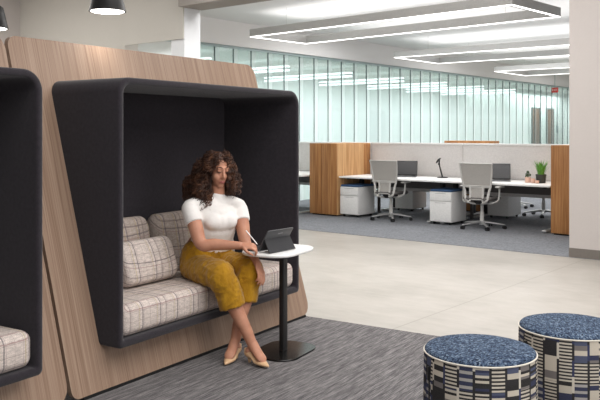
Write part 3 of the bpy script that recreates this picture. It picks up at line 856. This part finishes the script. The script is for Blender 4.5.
# potted plants and cups
pl = thing('potted_plant', 'bushy green grass plant in a dark pot beside the right oak cabinet', 'plant', on_desk(541.0, 11.75), 0); pl.scale = (1.25, 1.25, 1.18)
bm = bm_new(); lathe(bm, [(.05, 0), (.055, .004), (.066, .115), (.058, .115), (.056, .1), (0, .1)], 24); obj('pot', bm, M['potdark'], pl)
bm = bm_new()
for i in range(130):
    a = random.uniform(0, 2*PI); r0 = random.uniform(0, .04); ln = random.uniform(.12, .22); sp = random.uniform(.0, .11)
    c, s = math.cos(a), math.sin(a); w = .005
    pts = [Vector((c*r0, s*r0, .095)), Vector((c*(r0+sp*.35), s*(r0+sp*.35), .095+ln*.6)), Vector((c*(r0+sp), s*(r0+sp), .095+ln))]
    sd = Vector((-s, c, 0))*w
    v = [bm.verts.new(pts[0]-sd), bm.verts.new(pts[0]+sd), bm.verts.new(pts[1]+sd), bm.verts.new(pts[1]-sd), bm.verts.new(pts[2])]
    bm.faces.new((v[0], v[1], v[2], v[3])); bm.faces.new((v[3], v[2], v[4]))
obj('foliage', bm, M['leaf'], pl, smooth=False)
pl = thing('potted_plant', 'small sprig plant in a copper pink pot left of the grass plant', 'plant', on_desk(528, 11.72), 0)
bm = bm_new(); lathe(bm, [(.042, 0), (.046, .003), (.048, .085), (.042, .085), (.04, .075), (0, .075)], 20); obj('pot', bm, M['copper'], pl)
bm = bm_new()
for i in range(26):
    a = random.uniform(0, 2*PI); rr = random.uniform(.0, .04); z = .08+random.uniform(.0, .09)*(1-rr*10)
    ell(bm, (math.cos(a)*rr, math.sin(a)*rr, z+.01), (.012, .006, .018), Matrix.Rotation(a, 3, 'Z'), 6, 5)
obj('foliage', bm, M['leafdark'], pl)
for x, p, h, lab in ((533.0, 11.66, .07, 'copper pink cup between the two potted plants'), (537.0, 11.62, .045, 'low copper pink candle cup in front of the grass plant')):
    bm = bm_new(); lathe(bm, [(.024, 0), (.03, .003), (.034, h), (.03, h), (.027, .01), (0, .008)], 18)
    tag(obj('cup', bm, M['copper'], None, on_desk(x, p)), lab, 'cup')

# ------------------------------------------------------------------ the woman
def frame_from(fwd, up=(0, 0, 1)):
    y = Vector(fwd).normalized(); z = Vector(up); x = y.cross(z).normalized(); z = x.cross(y)
    return Matrix((x, y, z)).transposed()      # columns x (her right), y forward, z up
pel = P(205, 257, 5.50); hipR = Vector((-.745, 5.42, .59)); hipL = Vector((-.60, 5.58, .59))
kneeR = Vector((-.515, 5.10, .572)); kneeL = Vector((-.345, 5.27, .585))
ankR = Vector((-.312, 5.085, .125)); ankL = Vector((-.435, 5.17, .125))
waist = P(212, 240, 5.47); chest = P(214.5, 217, 5.41); neck0 = P(216.5, 199, 5.41); HC = P(217.8, 170.2, 5.39)
shR = P(189, 207, 5.28); shL = P(239.5, 206, 5.51)
elR = P(201.5, 244, 5.16); wrR = P(240, 245.5, 5.12)
elL = P(245.5, 243, 5.37); wrL = P(257.5, 264, 5.21)
shax = (shL-shR).normalized(); hpax = (hipL-hipR).normalized()

bm = bm_new()
# trunk and neck
loft(bm, [pel+Vector((0, 0, -.05)), pel+Vector((0, 0, .06)), waist, chest+Vector((0, 0, -.02)), P(215.5, 205, 5.42), neck0], [(.15, .115), (.15, .115), (.125, .09), (.14, .09), (.12, .065), (.055, .05)], shax, 20, 5)
loft(bm, [neck0+Vector((0, .01, -.03)), HC+Vector((0, .02, -.06))], [.053, .05], shax, 16, 5)
# head
HF = frame_from((.55, -.82, -.24)); sc = .93
def hp(x, y, z): return HC + HF @ (Vector((x, y, z))*sc)
def he(c, r): ell(bm, hp(*c), [k*sc for k in r], HF, 24, 16)
he((0, -.015, .035), (.074, .095, .09)); he((0, .035, -.03), (.061, .058, .084)); he((0, .058, -.097), (.028, .030, .024))
he((0, .03, -.08), (.048, .045, .04))
for sx in (-1, 1):
    he((sx*.034, .058, -.032), (.028, .03, .03)); he((sx*.031, .078, .018), (.017, .013, .012))
    he((sx*.010, .101, -.028), (.009, .010, .008)); he((sx*.073, -.005, -.012), (.011, .022, .032))
he((0, .080, .038), (.05, .014, .012)); he((0, .082, -.066), (.024, .014, .014))
loft(bm, [hp(0, .088, .026), hp(0, .100, .0), hp(0, .113, -.024)], [.0085, .010, .012], HF @ Vector((1, 0, 0)), 10, 4)
# arms
loft(bm, [shR.lerp(elR, .08), shR.lerp(elR, .5), elR, elR.lerp(wrR, .35), wrR], [.044, .051, .043, .040, .026], (0, 0, 1), 16, 6)
loft(bm, [shL.lerp(elL, .08), shL.lerp(elL, .5), elL, elL.lerp(wrL, .35), wrL], [.043, .049, .041, .037, .026], (1, 0, 0), 16, 6)
def hand(wr, fwd, palm_up, curls, thumb_side, spread=.08, size=1.0, droop=0.0):
    """palm, four fingers with knuckle bends and a thumb from the side of the palm"""
    y = Vector(fwd).normalized(); n_ = Vector(palm_up); n_ = (n_-y*n_.dot(y)).normalized()   # n_: back of the hand
    x = y.cross(n_)*thumb_side                                                           # towards the thumb
    pc = wr + y*.05*size
    loft(bm, [wr-y*.015, wr+y*.03*size, wr+y*.085*size], [(.025*size, .018*size), (.036*size, .017*size), (.039*size, .013*size)], x, 14, 4)
    for i, (off, ln, cu) in enumerate(zip((.029, .010, -.009, -.027), (.070, .078, .072, .056), curls)):
        p = wr + y*.082*size + x*off*size; d = (y + x*(spread*(1.5-i)*.6)).normalized(); pts = [p-d*.015]
        pts.append(p)
        for f, seg_ in enumerate((.42, .32, .26)):
            ang = cu*(.55, .9, .6)[f]
            ax = d.cross(n_).normalized(); d = (Matrix.Rotation(-ang, 3, ax) @ d).normalized()
            pts.append(pts[-1]+d*ln*seg_*size)
        loft(bm, pts, [.0085*size, .0088*size, .0082*size, .0074*size, .0060*size], x, 10, 4)
    t0 = wr + y*.028*size + x*.026*size
    td = (x*.75+y*.65-n_*.25).normalized(); t1 = t0+td*.036*size; td2 = (x*.15+y*.9-n_*.45).normalized(); t2 = t1+td2*.032*size; t3 = t2+(td2-n_*.2-x*.2).normalized()*.022*size
    loft(bm, [t0-td*.012, t0, t1, t2, t3], [.014*size, .0135*size, .0105*size, .0095*size, .007*size], n_, 10, 4)
    return pts
# right hand holds the stylus over the table edge, left hand lies on the outside of the knee
fR = (wrR-elR).normalized(); fR = (fR+Vector((.25, .05, -.05))).normalized()
hand(wrR, fR, (-.25, -.35, .9), (.95, 1.05, 1.15, 1.25), 1)
fL = (P(263, 281, 5.14)-wrL).normalized()
hand(wrL, fL, (.75, -.35, .55), (.5, .55, .6, .65), -1)
# legs and feet
loft(bm, [hipR, hipR.lerp(kneeR, .5), kneeR, kneeR.lerp(ankR, .3)+Vector((-.01, .012, 0)), kneeR.lerp(ankR, .72), ankR], [.085, .075, .058, .057, .042, .033], (1, 0, 0), 18, 6)
loft(bm, [hipL, hipL.lerp(kneeL, .5), kneeL, kneeL.lerp(ankL, .3)+Vector((.01, .012, 0)), kneeL.lerp(ankL, .72), ankL], [.085, .075, .058, .057, .042, .033], (1, 0, 0), 18, 6)
toeR = Vector((-.222, 4.975, .032)); toeL = Vector((-.478, 5.035, .032))
heelR = ankR+Vector((-.022, .018, -.045)); heelL = ankL+Vector((.008, .025, -.045))
def foot(ank, heel, toe):
    d = (toe-heel); d.z = 0; d.normalize(); sd = Vector((-d.y, d.x, 0))
    loft(bm, [ank+Vector((0, 0, .01)), ank.lerp(toe, .35)+Vector((0, 0, -.004)), ank.lerp(toe, .7), toe-d*.02], [(.034, .034), (.036, .03), (.037, .019), (.02, .010)], sd, 14, 5)
    ell(bm, heel, (.030, .030, .034))
foot(ankR, heelR, toeR); foot(ankL, heelL, toeL)
person = obj('person', bm, M['skin'])
fuse(person, .0042, 5, .5)
tag(person, 'person with dark curly hair in white top and mustard trousers, seated holding a stylus', 'person')

def kid(name, mat, bm, voxel=None, sm=4, fac=.5):
    o = obj(name, bm, mat, None)
    if voxel: fuse(o, voxel, sm, fac)
    o.parent = person
    return o
# top: mock neck, bust, short sleeves
bm = bm_new(); fwd = Vector((shax.y, -shax.x, 0)).normalized()
loft(bm, [P(213, 246, 5.475), P(212.5, 239, 5.47), P(214, 226, 5.43), P(215, 214, 5.41), P(215.5, 205, 5.41), neck0+Vector((0, 0, -.012))],
     [(.160, .122), (.156, .122), (.164, .130), (.166, .112), (.150, .088), (.062, .058)], shax, 24, 6)
ell(bm, P(215, 221, 5.41)+fwd*.075, (.125, .058, .068), frame_from(fwd))
for sgn in (-1, 1):
    ell(bm, P(215, 220, 5.41)+shax*sgn*.062+fwd*.078, (.066, .062, .064), frame_from(fwd))
    sh_ = shR if sgn < 0 else shL
    loft(bm, [neck0+Vector((0, 0, -.035)), neck0.lerp(sh_, .55)+Vector((0, 0, .008)), sh_+Vector((0, 0, .0))], [(.06, .05), (.06, .045), (.058, .05)], fwd, 16, 4)
loft(bm, [neck0+Vector((0, .004, -.03)), neck0+Vector((0, .006, .018)), neck0+Vector((0, .008, .04))], [(.068, .062), (.059, .057), (.057, .055)], shax, 18, 4, bulge=.1)
sR = shR.lerp(elR, .44); sL = shL.lerp(elL, .40)
loft(bm, [neck0.lerp(shR, .45)+Vector((0, 0, -.03)), shR+Vector((.01, 0, -.004)), shR.lerp(elR, .22), sR], [.05, .058, .060, .062], (0, 0, 1), 18, 5, bulge=.08)
loft(bm, [neck0.lerp(shL, .45)+Vector((0, 0, -.03)), shL+Vector((-.01, 0, -.004)), shL.lerp(elL, .22), sL], [.05, .056, .058, .059], (0, 0, 1), 18, 5, bulge=.08)
kid('knit_top', M['shirt'], bm, .006, 10)
# trousers: high waist, wide cropped legs
bm = bm_new()
loft(bm, [P(214, 243, 5.48), P(211, 249, 5.49), pel+Vector((.0, 0, .01)), pel+Vector((-.01, .02, -.065))], [(.146, .115), (.162, .128), (.188, .145), (.185, .14)], hpax, 24, 6)
def leg(h, k, a, w, dx):
    cuff = k.lerp(a, .44)+Vector(dx)
    loft(bm, [h+Vector((0, .02, 0)), h.lerp(k, .5), k+(h-k).normalized()*.05+Vector((0, 0, .01)), k+Vector((0, -.006, -.012)), k.lerp(a, .2), cuff],
         [(.112, .102), (.107, .097), (.096, .094), (.092, .090), (.089, .080), w], Vector((.9, .45, 0)), 22, 6, bulge=.06)
leg(hipR, kneeR, ankR, (.086, .074), (-.02, 0, .0)); leg(hipL, kneeL, ankL, (.080, .072), (.015, 0, .0))
tro = obj('trousers', bm, M['trouser']); fuse(tro, .007, 4)
for v in tro.data.vertices:      # cloth folds
    c = v.co; f = noise.noise(Vector((c.x*14, c.y*14, c.z*7)))*.006 + (1-abs(noise.noise(Vector((c.x*20+4, c.y*20, c.z*26)))))**4*.006 + noise.noise(Vector((c.x*40+4, c.y*40, c.z*14)))*.002
    v.co = c + v.normal*f
tro.parent = person
# shoes: pointed nude pumps
for ank, heel, toe in ((ankR, heelR, toeR), (ankL, heelL, toeL)):
    bm = bm_new(); d = (toe-heel); d.z = 0; d.normalize(); sd = Vector((-d.y, d.x, 0)); L = ((toe-heel)*Vector((1, 1, 0))).length
    st = [(-.03, .070, .022, .026), (0, .060, .032, .030), (.3, .050, .033, .018), (.55, .028, .038, .016), (.8, .026, .036, .018), (1.0, .022, .022, .013), (1.18, .018, .006, .007)]
    base = Vector((heel.x, heel.y, .006))
    loft(bm, [base+d*(f*L if f > 0 else f)+Vector((0, 0, z)) for f, z, _, _ in st], [(a, b) for _, _, a, b in st], sd, 16, 5)
    cyl(bm, base+d*.002, base+d*.002+Vector((0, 0, .055)), .008, .02, 12)
    loft(bm, [base+d*(-.024)+Vector((0, 0, .05)), base+d*(-.028)+Vector((0, 0, .095))], [(.026, .008), (.026, .005)], sd, 12, 4)
    kid('shoe', M['shoe'], bm, .004, 3)
# face details
for sx in (-1, 1):
    bm = bm_new(); loft(bm, [hp(sx*.014, .094, .042), hp(sx*.030, .091, .049), hp(sx*.050, .075, .041)], [.002, .0027, .0013], (0, 0, 1), 8, 4); kid('eyebrow', M['hairdark'], bm)
    bm = bm_new(); loft(bm, [hp(sx*.015, .086, .013), hp(sx*.031, .0925, .007), hp(sx*.048, .077, .013)], [.0014, .0026, .0016], (0, 0, 1), 8, 4); kid('eyelashes', M['hairdark'], bm)
bm = bm_new()
loft(bm, [hp(-.023, .089, -.063), hp(-.010, .0965, -.060), hp(0, .0975, -.062), hp(.010, .0965, -.060), hp(.023, .089, -.063)], [.002, .005, .005, .005, .002], (0, 0, 1), 8, 4)
loft(bm, [hp(-.021, .089, -.066), hp(0, .0965, -.0715), hp(.021, .089, -.066)], [.002, .0062, .002], (0, 0, 1), 8, 4)
kid('lips', M['lip'], bm)
# hair: parted cloud of curls
lumps = [((-.006, .028, .044), (.095, .110, .094)), ((-.100, .03, -.05), (.075, .092, .125)), ((-.105, -.055, -.155), (.062, .06, .095)), ((-.058, -.045, .025), (.038, .05, .06)), ((.004, -.042, .082), (.055, .036, .03)),
         ((-.170, .05, -.12), (.072, .078, .085)), ((.082, .025, -.035), (.045, .085, .10)), ((.112, .02, -.085), (.042, .065, .07)), ((-.03, .11, -.06), (.13, .075, .15))]
bm = bm_new()
for c, r_ in lumps: ell(bm, HC+Vector(c), [k*.93 for k in r_])
hair = obj('hair', bm, M['hair']); fuse(hair, .008, 3)
for v in hair.data.vertices:
    c = v.co; v.co = c + v.normal*(noise.noise(c*45)*.012+noise.noise(c*95)*.006)
hv = hair.data; bm = bm_new(); bm.from_mesh(hv)
inv = HF.inverted()
def blocked(p):
    l = inv @ (p-HC)/sc
    return abs(l.x) < .047-.5*max(0, l.z-.03) and l.y > .045 and -.14 < l.z < .078
rnd = random.Random(5)
for c, r_ in lumps:
    cnt = int(900*(r_[0]*r_[2])/(.1*.1)*.24)
    for k in range(cnt):
        az = rnd.uniform(0, 2*PI); e0 = rnd.uniform(.1, 1.2); e1 = e0-rnd.uniform(.7, 1.5); ph = rnd.uniform(0, 6.28); sc_ = rnd.uniform(.95, 1.17); turns = rnd.uniform(2.4, 4.2)
        amp = rnd.uniform(.006, .013); pts = []
        drop = rnd.uniform(0, .085) if c[2] < -.03 else 0
        for i in range(34):
            t = i/33; e = max(e0+(e1-e0)*t, -.35); a = az+.25*math.sin(ph+t*2)
            dirv = Vector((math.cos(a)*math.cos(e), math.sin(a)*math.cos(e), math.sin(e)))
            p = HC+Vector(c)+Vector((dirv.x*r_[0], dirv.y*r_[1], dirv.z*r_[2]))*sc_
            p.z -= drop*max(0, t-.35)/.65
            ta = Vector((-math.sin(a), math.cos(a), 0)); w_ = ph+turns*2*PI*t
            pts.append(p+ta*amp*math.cos(w_)+dirv*amp*math.sin(w_))
        cut = next((i for i, p in enumerate(pts) if blocked(p)), len(pts))
        pts = pts[:cut]
        if cut < 7: continue
        loft(bm, pts, [.0021*(.35+.65*math.sin(PI*(i+.5)/cut)**.5) for i in range(cut)], (0, 0, 1), 4, 1, False)
hm = bpy.data.meshes.new('hair'); bm.to_mesh(hm); bm.free(); hm.materials.append(M['hair']); hm.shade_smooth(); hair.data = hm; hair.parent = person
# stylus
bm = bm_new(); a_, b_ = P(246, 230.5, 5.17), P(257.5, 244.5, 5.14)
d = (b_-a_); cyl(bm, a_, a_+d*.9, .0038, seg=10); cyl(bm, a_+d*.9, b_, .0038, .001, seg=10)
tag(obj('stylus', bm, M['white']), 'thin white stylus pen held in her right hand', 'pen')

# ------------------------------------------------------------------ light
def area(loc, rot, sx, sy, e, col=(1, 1, 1)):
    l = bpy.data.lights.new('area_light', 'AREA'); l.shape = 'RECTANGLE'; l.size = sx; l.size_y = sy; l.energy = e; l.color = col
    o = bpy.data.objects.new('area_light', l); C.objects.link(o); o.location = loc; o.rotation_euler = rot
    return o
area(Vector((1.6, 2.6, 3.7)), (0, 0, R(-39)), 4.5, 5, 215, (1, .985, .97))           # ceiling panels over the lounge
area(Vector((.9, 7.9, 3.7)), (0, 0, R(-39)), 4.5, 2.2, 185, (1, .985, .975))          # over the walkway
area(W(-7.2, 13.4, 3.7), (0, 0, BROT), 6, 2.2, 130, (1, 1, 1))                      # over the desks
area(W(-7.0, 19.3, 3.7), (0, 0, BROT), 6, 2.2, 120, (1, 1, 1))
area(W(-7.0, 26.0, 3.7), (0, 0, BROT), 6, 4, 120, (1, 1, 1))
area(W(-13, 18, 3.10), (0, 0, BROT), 2.5, 20, 400, (.95, 1, 1))
area(W(-11.9, 30.5, 3.10), (0, 0, BROT), 1.2, 5, 105, (.97, 1, 1))
area(Vector((5.5, .5, 2.0)), (R(80), 0, R(62)), 4, 2.6, 75, (1, .99, .98))  # windows on the right, behind the camera
area(W(-9.2, 3.6, 3.72), (0, 0, BROT), 3, 3, 110, (1, .98, .95))        # added fill light left of the lounge, unseen, brightens the left wall
area(W(-6.5, 13.7, 3.25), (PI, 0, BROT), 6, 2.2, 34, (1, 1, 1))            # added up-lights without fixtures between the frames, to brighten the ceiling
area(W(-6.5, 19.2, 3.25), (PI, 0, BROT), 6, 2.4, 38, (1, 1, 1))  # also added to lift the ceiling, no fixture here
area(W(-6, 27, 3.25), (PI, 0, BROT), 6, 5, 60, (1, 1, 1))  # added ceiling brightener past the last frame, no fixture
area(W(-5.5, 8.2, 3.3), (PI, 0, BROT), 8, 1.6, 80, (1, 1, 1))            # unseen up-light added over the walkway to brighten the ceiling, no fixture         
w = bpy.data.worlds.new('World'); bpy.context.scene.world = w; w.use_nodes = True
w.node_tree.nodes['Background'].inputs[0].default_value = (.95, .97, 1, 1)
w.node_tree.nodes['Background'].inputs[1].default_value = .62

# ------------------------------------------------------------------ camera
cam = bpy.data.cameras.new('camera'); co = bpy.data.objects.new('camera', cam); C.objects.link(co)
co.location = (0, 0, EYE); co.rotation_euler = (R(90), 0, 0)
cam.sensor_width = 36; cam.sensor_fit = 'HORIZONTAL'; cam.lens = 36*FOC/600; cam.shift_y = -(200-HOR)/600
cam.clip_end = 200
sc_ = bpy.context.scene; sc_.camera = co
sc_.view_settings.view_transform = 'Standard'; sc_.view_settings.look = 'None'
sc_.view_settings.exposure = 0.27; sc_.view_settings.gamma = 1.0
